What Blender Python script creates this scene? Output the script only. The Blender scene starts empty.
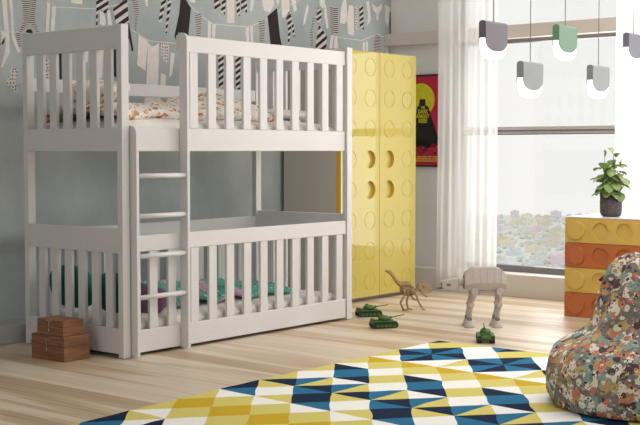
import bpy, bmesh, math, random
from mathutils import Vector, Matrix, noise
PI = math.pi
scene = bpy.context.scene
col = scene.collection

# ---------------------------------------------------------------- camera
YAW, PITCH, FPX = 0.8834998, 0.0521291, 1208.53
CAM = Vector((-3.96566, -4.50986, 1.03709))
FW = Vector((math.sin(YAW) * math.cos(PITCH), math.cos(YAW) * math.cos(PITCH), -math.sin(PITCH)))
RT = Vector((math.cos(YAW), -math.sin(YAW), 0))
UP = RT.cross(FW)
cd = bpy.data.cameras.new('camera')
cam = bpy.data.objects.new('camera', cd)
col.objects.link(cam)
cam.location = CAM
cam.rotation_euler = (PI / 2 - PITCH, 0, -YAW)
cd.sensor_width = 36
cd.lens = FPX / 640 * 36
cd.clip_end = 20000
scene.camera = cam

# ---------------------------------------------------------------- world, light, exposure
world = bpy.data.worlds.new('world')
scene.world = world
world.use_nodes = True
bg = world.node_tree.nodes['Background']
bg.inputs['Color'].default_value = (0.955, 0.955, 0.935, 1)
bg.inputs['Strength'].default_value = 1.0
scene.view_settings.view_transform = 'Standard'
scene.view_settings.look = 'None'
scene.view_settings.exposure = 0.0
scene.view_settings.gamma = 1.0


def area_light(name, loc, rot, sx, sy, energy, color):
    l = bpy.data.lights.new(name, 'AREA')
    l.shape = 'RECTANGLE'; l.size = sx; l.size_y = sy
    l.energy = energy; l.color = color
    o = bpy.data.objects.new(name, l); col.objects.link(o)
    o.location = loc; o.rotation_euler = rot
    return o


# daylight of the large windows in the right-hand wall (behind and right of the camera)
area_light('daylight_right_window', (1.4, -6.3, 2.1), (PI / 2, 0, 0), 3.4, 1.1, 30, (0.98, 0.98, 1.0))
# daylight at the visible window
area_light('daylight_front_window', (3.9, -1.9, 1.4), (0, PI / 2, 0), 2.3, 3.6, 98, (1.0, 0.985, 0.97))

# added unseen lights: one overhead, one filling the faces turned to the back wall
area_light('added_overhead_light', (1.3, -2.0, 2.73), (0, 0, 0), 2.6, 1.8, 47, (1.0, 0.98, 0.96))
area_light('back_fill_light', (-5.85, -2.2, 1.6), (0, -PI / 2, 0), 1.8, 3.6, 42, (0.98, 0.98, 1.0))

# ---------------------------------------------------------------- helpers
def px(u, v, axis, val):
    d = FW + RT * ((u - 320) / FPX) + UP * ((212.5 - v) / FPX)
    i = 'xyz'.index(axis)
    return CAM + d * ((val - CAM[i]) / d[i])


def srgb(r, g, b):
    f = lambda c: ((c / 255 + 0.055) / 1.055) ** 2.4 if c > 10 else c / 255 / 12.92
    return (f(r), f(g), f(b), 1)


class NT:
    def __init__(s, name):
        s.m = bpy.data.materials.new(name); s.m.use_nodes = True
        s.t = s.m.node_tree
        s.b = s.t.nodes['Principled BSDF']
        s.out = s.t.nodes['Material Output']

    def n(s, typ, **kw):
        x = s.t.nodes.new(typ)
        for k, v in kw.items():
            if k in x.inputs: x.inputs[k].default_value = v
            else: setattr(x, k, v)
        return x

    def l(s, a, b): s.t.links.new(a, b)

    def coord(s, scale=(1, 1, 1), rot=(0, 0, 0), kind='Object'):
        tc = s.n('ShaderNodeTexCoord'); mp = s.n('ShaderNodeMapping')
        mp.inputs['Scale'].default_value = scale; mp.inputs['Rotation'].default_value = rot
        s.l(tc.outputs[kind], mp.inputs['Vector'])
        return mp.outputs['Vector']

    def ramp(s, fac, stops, interp='LINEAR'):
        r = s.n('ShaderNodeValToRGB'); cr = r.color_ramp; cr.interpolation = interp
        while len(cr.elements) < len(stops): cr.elements.new(0.5)
        for e, (p, c) in zip(cr.elements, stops): e.position = p; e.color = c
        s.l(fac, r.inputs['Fac'])
        return r.outputs['Color']

    def mix(s, fac, a, b, blend='MIX'):
        x = s.n('ShaderNodeMix', data_type='RGBA', blend_type=blend)
        for sock, v in ((x.inputs[0], fac), (x.inputs[6], a), (x.inputs[7], b)):
            if hasattr(v, 'links'): s.l(v, sock)
            else: sock.default_value = v
        return x.outputs[2]

    def bump(s, h, strength=0.3, dist=0.01):
        b = s.n('ShaderNodeBump', Strength=strength, Distance=dist)
        s.l(h, b.inputs['Height']); s.l(b.outputs['Normal'], s.b.inputs['Normal'])


def plain(name, c, rough=0.5, metal=0, spec=0.5, var=0.04, scale=30, bump=0.0):
    """a colour with a faint procedural variation"""
    t = NT(name)
    t.b.inputs['Roughness'].default_value = rough
    t.b.inputs['Metallic'].default_value = metal
    t.b.inputs['Specular IOR Level'].default_value = spec
    no = t.n('ShaderNodeTexNoise', Scale=scale, Detail=3.0)
    t.l(t.coord(), no.inputs['Vector'])
    c2 = tuple(x * (1 - var) for x in c[:3]) + (1,)
    c3 = tuple(min(1, x * (1 + var)) for x in c[:3]) + (1,)
    t.l(t.ramp(no.outputs['Fac'], [(0.3, c2), (0.7, c3)]), t.b.inputs['Base Color'])
    if bump: t.bump(no.outputs['Fac'], bump, 0.003)
    return t.m


M = {}
M['white'] = plain('white_lacquer', srgb(219, 217, 217), 0.45, var=0.012, scale=6)
M['wall_grey'] = plain('grey_plaster', srgb(232, 231, 229), 0.9, var=0.03, scale=3)
M['wall_dim'] = plain('pale_plaster', srgb(196, 200, 206), 0.9, var=0.03, scale=3)
M['curb'] = plain('pale_curb_paint', srgb(214, 208, 204), 0.7, var=0.02, scale=3)
M['ledge'] = plain('grey_baseboard_paint', srgb(176, 178, 180), 0.6, var=0.02, scale=3)
M['ceiling'] = plain('ceiling_paint', srgb(235, 233, 230), 0.9, var=0.01, scale=2)
M['beam'] = plain('beam_paint', srgb(214, 204, 196), 0.7, var=0.02, scale=2)
M['frame'] = plain('window_frame_paint', srgb(120, 118, 120), 0.45, var=0.03)
M['frame_light'] = plain('window_frame_groove', srgb(186, 184, 186), 0.4, var=0.03)
M['yellow'] = plain('gloss_yellow_lacquer', srgb(196, 180, 92), 0.03, var=0.01, scale=4, spec=0.4)
M['yellow_edge'] = plain('yellow_edge', srgb(214, 170, 60), 0.35, var=0.02)
M['carcass'] = plain('grey_laminate', srgb(190, 184, 178), 0.5, var=0.02, scale=4)
M['dark'] = plain('dark_gap', srgb(30, 30, 30), 0.7)
M['mustard'] = plain('mustard_lacquer', srgb(214, 178, 88), 0.4, var=0.02, scale=5)
M['orange'] = plain('burnt_orange_lacquer', srgb(186, 104, 54), 0.4, var=0.02, scale=5)
M['sheet'] = plain('white_cotton', srgb(236, 232, 226), 0.9, var=0.03, scale=14, bump=0.2)
M['green'] = plain('green_velvet', srgb(28, 110, 88), 0.8, var=0.12, scale=20, bump=0.2)
M['plum'] = plain('plum_cotton', srgb(134, 98, 122), 0.9, var=0.08, scale=20)
M['metal'] = plain('clasp_metal', srgb(200, 195, 185), 0.3, metal=0.9)
M['bone'] = plain('carved_wood_bone', srgb(166, 140, 104), 0.7, var=0.12, scale=60)
M['walker'] = plain('grey_toy_plastic', srgb(186, 176, 170), 0.55, var=0.05, scale=50)
M['walker_dark'] = plain('dark_grey_toy_plastic', srgb(112, 102, 98), 0.6, var=0.05, scale=50)
M['walker_seam'] = plain('seam_grey_toy_plastic', srgb(150, 140, 136), 0.6)
M['tank'] = plain('green_toy_plastic', srgb(62, 98, 38), 0.5, var=0.15, scale=80)
M['track'] = plain('dark_green_track', srgb(26, 44, 20), 0.6, var=0.2, scale=120)
M['leaf'] = plain('leaf_green', srgb(138, 162, 100), 0.45, var=0.25, scale=22)
M['stem'] = plain('stem_brown', srgb(96, 84, 58), 0.7, var=0.1)
M['soil'] = plain('potting_soil', srgb(50, 40, 32), 0.95, var=0.3, scale=80)
M['lamp_plum'] = plain('lamp_plum_metal', srgb(98, 92, 102), 0.45, var=0.02)
M['lamp_grey'] = plain('lamp_grey_metal', srgb(132, 136, 138), 0.45, var=0.02)
M['lamp_green'] = plain('lamp_green_metal', srgb(94, 134, 106), 0.45, var=0.02)
M['lamp_lilac'] = plain('lamp_lilac_metal', srgb(108, 105, 122), 0.45, var=0.02)
M['cord'] = plain('cord_grey', srgb(120, 122, 124), 0.5)
M['red'] = plain('poster_red', srgb(196, 36, 70), 0.35, var=0.04, scale=12)
M['poster_yellow'] = plain('poster_yellow', srgb(226, 214, 40), 0.35, var=0.08, scale=25)
M['poster_black'] = plain('poster_black', srgb(28, 22, 24), 0.35, var=0.2, scale=40)
M['wp_white'] = plain('print_white', srgb(228, 221, 217), 0.85, var=0.06, scale=30)
M['wp_black'] = plain('print_black', srgb(38, 31, 30), 0.85, var=0.1, scale=30)
for k, c in (('r_white', (246, 245, 241)), ('r_pale', (216, 204, 116)), ('r_gold', (206, 172, 44)),
             ('r_blue', (42, 112, 150)), ('r_navy', (22, 40, 66))):
    M[k] = plain('rug_' + k[2:], srgb(*c), 0.95, spec=0.1, var=0.07, scale=160, bump=0.5)


def floor_mat():
    t = NT('ash_floorboards')
    v = t.coord()
    sx = t.n('ShaderNodeSeparateXYZ'); t.l(v, sx.inputs[0])
    # board index across x, each board of its own tone; boards run along y
    d = t.n('ShaderNodeMath', operation='DIVIDE'); t.l(sx.outputs['X'], d.inputs[0]); d.inputs[1].default_value = 0.19
    fl = t.n('ShaderNodeMath', operation='FLOOR'); t.l(d.outputs[0], fl.inputs[0])
    fr = t.n('ShaderNodeMath', operation='FRACT'); t.l(d.outputs[0], fr.inputs[0])
    wn = t.n('ShaderNodeTexWhiteNoise', noise_dimensions='1D'); t.l(fl.outputs[0], wn.inputs['W'])
    off = t.n('ShaderNodeCombineXYZ'); mu = t.n('ShaderNodeMath', operation='MULTIPLY'); mu.inputs[1].default_value = 17
    t.l(wn.outputs['Value'], mu.inputs[0]); t.l(mu.outputs[0], off.inputs['Y']); t.l(mu.outputs[0], off.inputs['Z'])
    ad = t.n('ShaderNodeVectorMath', operation='ADD'); t.l(v, ad.inputs[0]); t.l(off.outputs[0], ad.inputs[1])
    m1 = t.n('ShaderNodeMapping'); m1.inputs['Scale'].default_value = (4.2, 0.34, 1); t.l(ad.outputs[0], m1.inputs['Vector'])
    n1 = t.n('ShaderNodeTexNoise', Scale=1.0, Detail=2.5, Distortion=0.9); t.l(m1.outputs[0], n1.inputs['Vector'])
    m2 = t.n('ShaderNodeMapping'); m2.inputs['Scale'].default_value = (60, 1.6, 1); t.l(ad.outputs[0], m2.inputs['Vector'])
    n2 = t.n('ShaderNodeTexNoise', Scale=1.0, Detail=4.0, Distortion=0.4); t.l(m2.outputs[0], n2.inputs['Vector'])
    # cathedral grain
    m3 = t.n('ShaderNodeMapping'); m3.inputs['Scale'].default_value = (1.0, 0.11, 1); t.l(ad.outputs[0], m3.inputs['Vector'])
    w = t.n('ShaderNodeTexWave', Scale=9.0, Distortion=7.0, Detail=1.5, wave_type='BANDS', bands_direction='X')
    w.inputs['Detail Scale'].default_value = 1.2
    t.l(m3.outputs[0], w.inputs['Vector'])
    base = t.ramp(n1.outputs['Fac'], [(0.38, srgb(180, 156, 128)), (0.47, srgb(198, 177, 150)), (0.53, srgb(219, 206, 187)), (0.64, srgb(226, 216, 201))])
    base = t.mix(0.22, base, t.ramp(w.outputs['Fac'], [(0.0, srgb(186, 146, 104)), (0.5, srgb(222, 200, 170)), (1, srgb(226, 208, 182))]))
    g = t.ramp(n2.outputs['Fac'], [(0.35, (0.84, 0.81, 0.77, 1)), (0.6, (1, 1, 1, 1))])
    base = t.mix(0.25, base, g, 'MULTIPLY')
    tone = t.ramp(wn.outputs['Value'], [(0, (0.9, 0.88, 0.85, 1)), (1, (1.0, 1.0, 1.0, 1))])
    base = t.mix(1.0, base, tone, 'MULTIPLY')
    seam = t.ramp(fr.outputs[0], [(0, (0.78, 0.72, 0.66, 1)), (0.012, (1, 1, 1, 1)), (0.99, (1, 1, 1, 1)), (1.0, (0.78, 0.72, 0.66, 1))])
    base = t.mix(1.0, base, seam, 'MULTIPLY')
    t.l(base, t.b.inputs['Base Color'])
    t.b.inputs['Roughness'].default_value = 0.42
    t.b.inputs['Specular IOR Level'].default_value = 0.4
    return t.m


def wallpaper_mat():
    t = NT('teal_wallpaper')
    n = t.n('ShaderNodeTexNoise', Scale=1.6, Detail=6.0, Roughness=0.65); t.l(t.coord((1, 1, 0.7)), n.inputs['Vector'])
    t.l(t.ramp(n.outputs['Fac'], [(0.3, srgb(160, 168, 168)), (0.5, srgb(176, 184, 184)), (0.7, srgb(192, 200, 199))]), t.b.inputs['Base Color'])
    t.b.inputs['Roughness'].default_value = 0.9
    return t.m


def stripes(name, scale, direction, rot=0, ratio=0.5):
    t = NT(name)
    w = t.n('ShaderNodeTexWave', Scale=scale, Distortion=0.6, wave_type='BANDS', bands_direction=direction)
    t.l(t.coord(rot=(0, rot, 0)), w.inputs['Vector'])
    t.l(t.ramp(w.outputs['Fac'], [(0, srgb(38, 31, 30)), (ratio, srgb(212, 204, 200))], 'CONSTANT'), t.b.inputs['Base Color'])
    t.b.inputs['Roughness'].default_value = 0.85
    return t.m


def dots(name):
    t = NT(name)
    v = t.n('ShaderNodeTexVoronoi', Scale=52.0, voronoi_dimensions='2D'); v.inputs['Randomness'].default_value = 0.35
    t.l(t.coord(rot=(PI / 2, 0, 0)), v.inputs['Vector'])
    t.l(t.ramp(v.outputs['Distance'], [(0, srgb(38, 31, 30)), (0.24, srgb(214, 204, 200))], 'CONSTANT'), t.b.inputs['Base Color'])
    t.b.inputs['Roughness'].default_value = 0.85
    return t.m


M['floor'] = floor_mat()
M['wallpaper'] = wallpaper_mat()
M['wp_bars'] = stripes('print_bars', 22, 'Z')
M['wp_fine'] = stripes('print_fine_bars', 28, 'Z', ratio=0.45)
M['wp_diag'] = stripes('print_diagonal_bars', 6.5, 'Z', rot=0.55)
M['wp_twist'] = stripes('print_twist_bars', 9, 'Z', rot=0.5, ratio=.55)
M['wp_dots'] = dots('print_dots')


def wood_box():
    t = NT('walnut_box')
    n = t.n('ShaderNodeTexNoise', Scale=6.0, Detail=5.0, Distortion=0.5); t.l(t.coord((1, 1, 12)), n.inputs['Vector'])
    t.l(t.ramp(n.outputs['Fac'], [(0.3, srgb(112, 72, 48)), (0.7, srgb(158, 110, 78))]), t.b.inputs['Base Color'])
    t.b.inputs['Roughness'].default_value = 0.55
    return t.m


def pot_mat():
    t = NT('charcoal_textured_pot')
    v = t.n('ShaderNodeTexVoronoi', Scale=90.0); t.l(t.coord(), v.inputs['Vector'])
    t.l(t.ramp(v.outputs['Distance'], [(0, srgb(112, 104, 104)), (0.6, srgb(78, 70, 72))]), t.b.inputs['Base Color'])
    t.bump(v.outputs['Distance'], 0.8, 0.004)
    t.b.inputs['Roughness'].default_value = 0.7
    return t.m


def blob_fabric(name, ground, layers, rough=0.85, warp=0.06, bump=None):
    """printed fabric: layers of (scale, threshold, [colours], seed)"""
    t = NT(name)
    v = t.coord()
    nz = t.n('ShaderNodeTexNoise', Scale=14.0, Detail=2.0); t.l(v, nz.inputs['Vector'])
    sub = t.n('ShaderNodeVectorMath', operation='SUBTRACT'); t.l(nz.outputs['Color'], sub.inputs[0]); sub.inputs[1].default_value = (0.5, 0.5, 0.5)
    sc = t.n('ShaderNodeVectorMath', operation='SCALE'); t.l(sub.outputs[0], sc.inputs[0]); sc.inputs['Scale'].default_value = warp
    ad = t.n('ShaderNodeVectorMath', operation='ADD'); t.l(v, ad.inputs[0]); t.l(sc.outputs[0], ad.inputs[1])
    out = ground
    for scale, th, cols, seed in layers:
        mp = t.n('ShaderNodeMapping'); mp.inputs['Location'].default_value = (seed, seed * 1.7, seed * .6); t.l(ad.outputs[0], mp.inputs['Vector'])
        vo = t.n('ShaderNodeTexVoronoi', Scale=scale); vo.inputs['Randomness'].default_value = 0.85
        t.l(mp.outputs[0], vo.inputs['Vector'])
        s3 = t.n('ShaderNodeSeparateColor'); t.l(vo.outputs['Color'], s3.inputs[0])
        k = len(cols)
        cc = t.ramp(s3.outputs[0], [(i / k, c) for i, c in enumerate(cols)], 'CONSTANT')
        lt = t.n('ShaderNodeMath', operation='LESS_THAN'); t.l(vo.outputs['Distance'], lt.inputs[0]); lt.inputs[1].default_value = th
        out = t.mix(lt.outputs[0], out, cc)
    t.l(out, t.b.inputs['Base Color'])
    t.b.inputs['Roughness'].default_value = rough
    return t.m


M['box'] = wood_box()
M['pot'] = pot_mat()
cream, grey_, salmon, teal, plum, must = srgb(236, 228, 212), srgb(128, 123, 120), srgb(210, 130, 100), srgb(140, 166, 158), srgb(84, 62, 66), srgb(196, 168, 108)
M['bag'] = blob_fabric('animal_print_fabric', grey_, [
    (24, 0.62, [cream, grey_, must, cream, grey_], 3.1),
    (18, 0.46, [salmon, teal, cream, salmon, teal, plum], 0.4),
    (26, 0.40, [salmon, must, grey_, plum, cream], 5.2),
    (46, 0.32, [must, plum, cream, salmon, grey_, teal], 9.3),
    (90, 0.24, [plum, cream, grey_, plum], 7.7)], warp=0.03)
M['bag_dark'] = plain('dark_tab_fabric', srgb(60, 54, 54), 0.9)
M['duvet'] = blob_fabric('leaf_print_cotton', srgb(242, 236, 230), [
    (24, 0.40, [srgb(214, 134, 66), srgb(238, 230, 222), srgb(176, 146, 130), srgb(228, 170, 96)], 2.2),
    (38, 0.26, [srgb(214, 140, 80), srgb(238, 230, 222), srgb(176, 156, 146), srgb(238, 230, 222)], 4.2)], warp=0.09)
M['throw'] = blob_fabric('teal_print_cotton', srgb(104, 172, 156), [
    (40, 0.36, [srgb(176, 218, 206), srgb(104, 172, 156), srgb(64, 134, 122)], 2.2),
    (8, 0.45, [srgb(206, 164, 188), srgb(104, 172, 156), srgb(120, 184, 170)], 1.2)], warp=0.06)


def glass_mat():
    t = NT('window_glass')
    g = t.n('ShaderNodeBsdfGlossy', Roughness=0.02); tr = t.n('ShaderNodeBsdfTransparent')
    mx = t.n('ShaderNodeMixShader'); mx.inputs[0].default_value = 0.05
    t.l(tr.outputs[0], mx.inputs[1]); t.l(g.outputs[0], mx.inputs[2]); t.l(mx.outputs[0], t.out.inputs['Surface'])
    return t.m


def sheer_mat():
    t = NT('sheer_voile')
    w = t.n('ShaderNodeTexNoise', Scale=40.0, Detail=2.0); t.l(t.coord((0.2, 1, 0.02)), w.inputs['Vector'])
    c = t.ramp(w.outputs['Fac'], [(0.3, srgb(248, 246, 244)), (0.7, srgb(253, 252, 250))])
    df = t.n('ShaderNodeBsdfDiffuse'); tl = t.n('ShaderNodeBsdfTranslucent'); tr = t.n('ShaderNodeBsdfTransparent')
    t.l(c, df.inputs['Color']); t.l(c, tl.inputs['Color'])
    m1 = t.n('ShaderNodeMixShader'); m1.inputs[0].default_value = 0.68
    t.l(df.outputs[0], m1.inputs[1]); t.l(tl.outputs[0], m1.inputs[2])
    m2 = t.n('ShaderNodeMixShader'); m2.inputs[0].default_value = 0.30
    t.l(m1.outputs[0], m2.inputs[1]); t.l(tr.outputs[0], m2.inputs[2]); t.l(m2.outputs[0], t.out.inputs['Surface'])
    return t.m


def glow_mat():
    t = NT('opal_lamp_glow')
    t.b.inputs['Base Color'].default_value = (1, 0.98, 0.94, 1)
    t.b.inputs['Emission Color'].default_value = (1, 0.96, 0.88, 1)
    t.b.inputs['Emission Strength'].default_value = 2.5
    return t.m


M['glass'] = glass_mat(); M['sheer'] = sheer_mat(); M['glow'] = glow_mat()


# ---- mesh building
def bm_box(bm, x0, x1, y0, y1, z0, z1, mi=0):
    vs = [bm.verts.new(p) for p in ((x0, y0, z0), (x1, y0, z0), (x1, y1, z0), (x0, y1, z0), (x0, y0, z1), (x1, y0, z1), (x1, y1, z1), (x0, y1, z1))]
    for f in ((0, 3, 2, 1), (4, 5, 6, 7), (0, 1, 5, 4), (1, 2, 6, 5), (2, 3, 7, 6), (3, 0, 4, 7)):
        bm.faces.new([vs[i] for i in f]).material_index = mi


def bm_prism(bm, pts, d, mi=0):
    """closed polygon (list of Vector) swept by vector d"""
    a = [bm.verts.new(p) for p in pts]; b = [bm.verts.new(Vector(p) + d) for p in pts]
    n = len(a)
    fs = [bm.faces.new(a), bm.faces.new(b[::-1])]
    for i in range(n): fs.append(bm.faces.new((a[i], b[i], b[(i + 1) % n], a[(i + 1) % n])))
    for f in fs: f.material_index = mi
    return fs


def bm_tube(bm, pts, rad, seg=10, mi=0, flat=1.0):
    pts = [Vector(p) for p in pts]
    rs = rad if isinstance(rad, (list, tuple)) else [rad] * len(pts)
    rings = []
    for i, p in enumerate(pts):
        t = (pts[min(i + 1, len(pts) - 1)] - pts[max(i - 1, 0)]).normalized()
        a = Vector((0, 0, 1)) if abs(t.z) < 0.9 else Vector((1, 0, 0))
        u = t.cross(a).normalized(); w = u.cross(t)
        rings.append([bm.verts.new(p + (u * math.cos(2 * PI * k / seg) + w * math.sin(2 * PI * k / seg) * flat) * rs[i]) for k in range(seg)])
    for r0, r1 in zip(rings, rings[1:]):
        for k in range(seg):
            f = bm.faces.new((r0[k], r0[(k + 1) % seg], r1[(k + 1) % seg], r1[k])); f.smooth = True; f.material_index = mi
    bm.faces.new(rings[0][::-1]).material_index = mi; bm.faces.new(rings[-1]).material_index = mi


def bm_lathe(bm, prof, c=(0, 0, 0), seg=32, mi=0, cap=True):
    c = Vector(c)
    rings = [[bm.verts.new(c + Vector((r * math.cos(2 * PI * k / seg), r * math.sin(2 * PI * k / seg), z))) for k in range(seg)] for r, z in prof]
    for r0, r1 in zip(rings, rings[1:]):
        for k in range(seg):
            f = bm.faces.new((r0[k], r0[(k + 1) % seg], r1[(k + 1) % seg], r1[k])); f.smooth = True; f.material_index = mi
    if cap:
        bm.faces.new(rings[0][::-1]).material_index = mi; bm.faces.new(rings[-1]).material_index = mi


def bm_ball(bm, c, r, mi=0, seg=12):
    """ellipsoid, r = (rx, ry, rz)"""
    g = bmesh.ops.create_uvsphere(bm, u_segments=seg, v_segments=max(6, seg // 2), radius=1, matrix=Matrix.Translation(c) @ Matrix.Diagonal((*r, 1)))
    for v in g['verts']:
        for f in v.link_faces: f.smooth = True; f.material_index = mi


def obj(name, bm, mats, parent=None, bevel=0, seg=2, subsurf=0, recalc=True):
    if recalc: bmesh.ops.recalc_face_normals(bm, faces=bm.faces)
    me = bpy.data.meshes.new(name); bm.to_mesh(me); bm.free()
    for m in (mats if isinstance(mats, (list, tuple)) else [mats]): me.materials.append(m)
    o = bpy.data.objects.new(name, me); col.objects.link(o)
    if parent: o.parent = parent
    if bevel:
        b = o.modifiers.new('bevel', 'BEVEL'); b.width = bevel; b.segments = seg; b.limit_method = 'ANGLE'
        b.harden_normals = False
    if subsurf:
        s = o.modifiers.new('subsurf', 'SUBSURF'); s.levels = s.render_levels = subsurf
    return o


def box(name, x0, x1, y0, y1, z0, z1, mat, parent=None, bevel=0.0):
    bm = bmesh.new(); bm_box(bm, x0, x1, y0, y1, z0, z1)
    return obj(name, bm, mat, parent, bevel)


def thing(name, label, cat, loc=(0, 0, 0), rotz=0, group=None):
    o = bpy.data.objects.new(name, None); col.objects.link(o)
    o.location = loc; o.rotation_euler = (0, 0, rotz); o.empty_display_size = 0.05
    tag(o, label, cat, group)
    return o


def tag(o, label, cat, group=None):
    o['label'] = label; o['category'] = cat
    if group: o['group'] = group
    return o


def struct(o): o['kind'] = 'structure'; return o


def soft(name, c, r, mat, parent=None, rot=(0, 0, 0), p=0.45, wr=0.01, sc=9, seg=40, seed=0):
    """cushion / mattress like superellipsoid with wrinkles; r = half sizes"""
    bm = bmesh.new()
    n1, n2 = seg, seg // 2
    R = Matrix.Rotation(rot[2], 3, 'Z') @ Matrix.Rotation(rot[1], 3, 'Y') @ Matrix.Rotation(rot[0], 3, 'X')
    sp = lambda v, e: math.copysign(abs(v) ** e, v)
    rows = []
    for j in range(1, n2):
        ph = -PI / 2 + PI * j / n2
        row = []
        for i in range(n1):
            th = 2 * PI * i / n1
            q = Vector((sp(math.cos(ph), 0.75) * sp(math.cos(th), p) * r[0], sp(math.cos(ph), 0.75) * sp(math.sin(th), p) * r[1], sp(math.sin(ph), 0.8) * r[2]))
            k = noise.noise(q * sc + Vector((seed, 0, 0))) * wr
            q = q * (1 + k / max(r)) + Vector((0, 0, k))
            row.append(bm.verts.new(R @ q + Vector(c)))
        rows.append(row)
    b = bm.verts.new(R @ Vector((0, 0, -r[2])) + Vector(c)); t = bm.verts.new(R @ Vector((0, 0, r[2])) + Vector(c))
    for a, d in zip(rows, rows[1:]):
        for i in range(n1): bm.faces.new((a[i], a[(i + 1) % n1], d[(i + 1) % n1], d[i]))
    for i in range(n1):
        bm.faces.new((b, rows[0][(i + 1) % n1], rows[0][i])); bm.faces.new((t, rows[-1][i], rows[-1][(i + 1) % n1]))
    for f in bm.faces: f.smooth = True
    return obj(name, bm, mat, parent)


# ================================================================ the room
X0, X1, Y0, YW, ZC = -6.0, 3.607, -6.5, 1.0, 2.75
WY1 = 0.41   # left edge of the window opening (behind the curtain)
struct(box('floor', X0, 3.75, Y0, YW, -0.05, 0, M['floor']))
struct(box('ceiling', X0, 3.75, Y0, YW, ZC, ZC + 0.05, M['ceiling']))
struct(box('wall_back', X0 - 0.1, X0, Y0, YW + 0.1, -0.05, ZC, M['wall_dim']))
bm = bmesh.new()   # right wall with its wide window opening (outside the picture)
bm_box(bm, X0, 3.75, Y0 - 0.1, Y0, -0.05, 1.5); bm_box(bm, X0, 3.75, Y0 - 0.1, Y0, 2.7, ZC)
bm_box(bm, X0, -0.3, Y0 - 0.1, Y0, 0.4, 2.7); bm_box(bm, 3.1, 3.75, Y0 - 0.1, Y0, 0.4, 2.7)
struct(obj('wall_right', bm, M['wall_grey']))
# window wall: low curb, solid pier near the corner, lintel
bm = bmesh.new()
bm_box(bm, 3.468, 3.75, Y0, YW, 0, 0.155)
bm_box(bm, X1, 3.75, WY1, YW, 0.155, ZC)
bm_box(bm, X1, 3.75, Y0, WY1, 2.5, ZC)
bm_box(bm, X1, 3.75, Y0, -3.4, 0.155, 2.5)
wf = struct(obj('wall_front', bm, [M['wall_grey'], M['curb']]))
for p in wf.data.polygons:
    if max(wf.data.vertices[i].co.z for i in p.vertices) < 0.16: p.material_index = 1
struct(box('trim_1', 3.517, X1, Y0, YW, 1.823, 1.915, M['beam'], bevel=0.004))
struct(box('baseboard_left', X0, 2.25, 0.83, YW, 0, 0.1, M['ledge'], bevel=0.004))

# accent wall with the clothes-line print
bm = bmesh.new()
bm_box(bm, X0, 3.75, YW, YW + 0.1, 0, ZC, 0)
WPM = ['wallpaper', 'wp_white', 'wp_black', 'wp_bars', 'wp_fine', 'wp_diag', 'wp_twist', 'wp_dots']


def motif(pts, m):
    vs = []
    for (u, v) in pts:
        q = px(u, v, 'y', YW - 0.0015)
        vs.append(bm.verts.new(q))
    f = bm.faces.new(vs); f.material_index = WPM.index(m)
    f.normal_update()
    if f.normal.y > 0: f.normal_flip()


def strand(pts, w=0.5):
    for (a, b), (c, d) in zip(pts, pts[1:]):
        vs = [bm.verts.new(px(p, q, 'y', YW - 0.001)) for p, q in ((a, b - w), (c, d - w), (c, d + w), (a, b + w))]
        bm.faces.new(vs).material_index = 1


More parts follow.
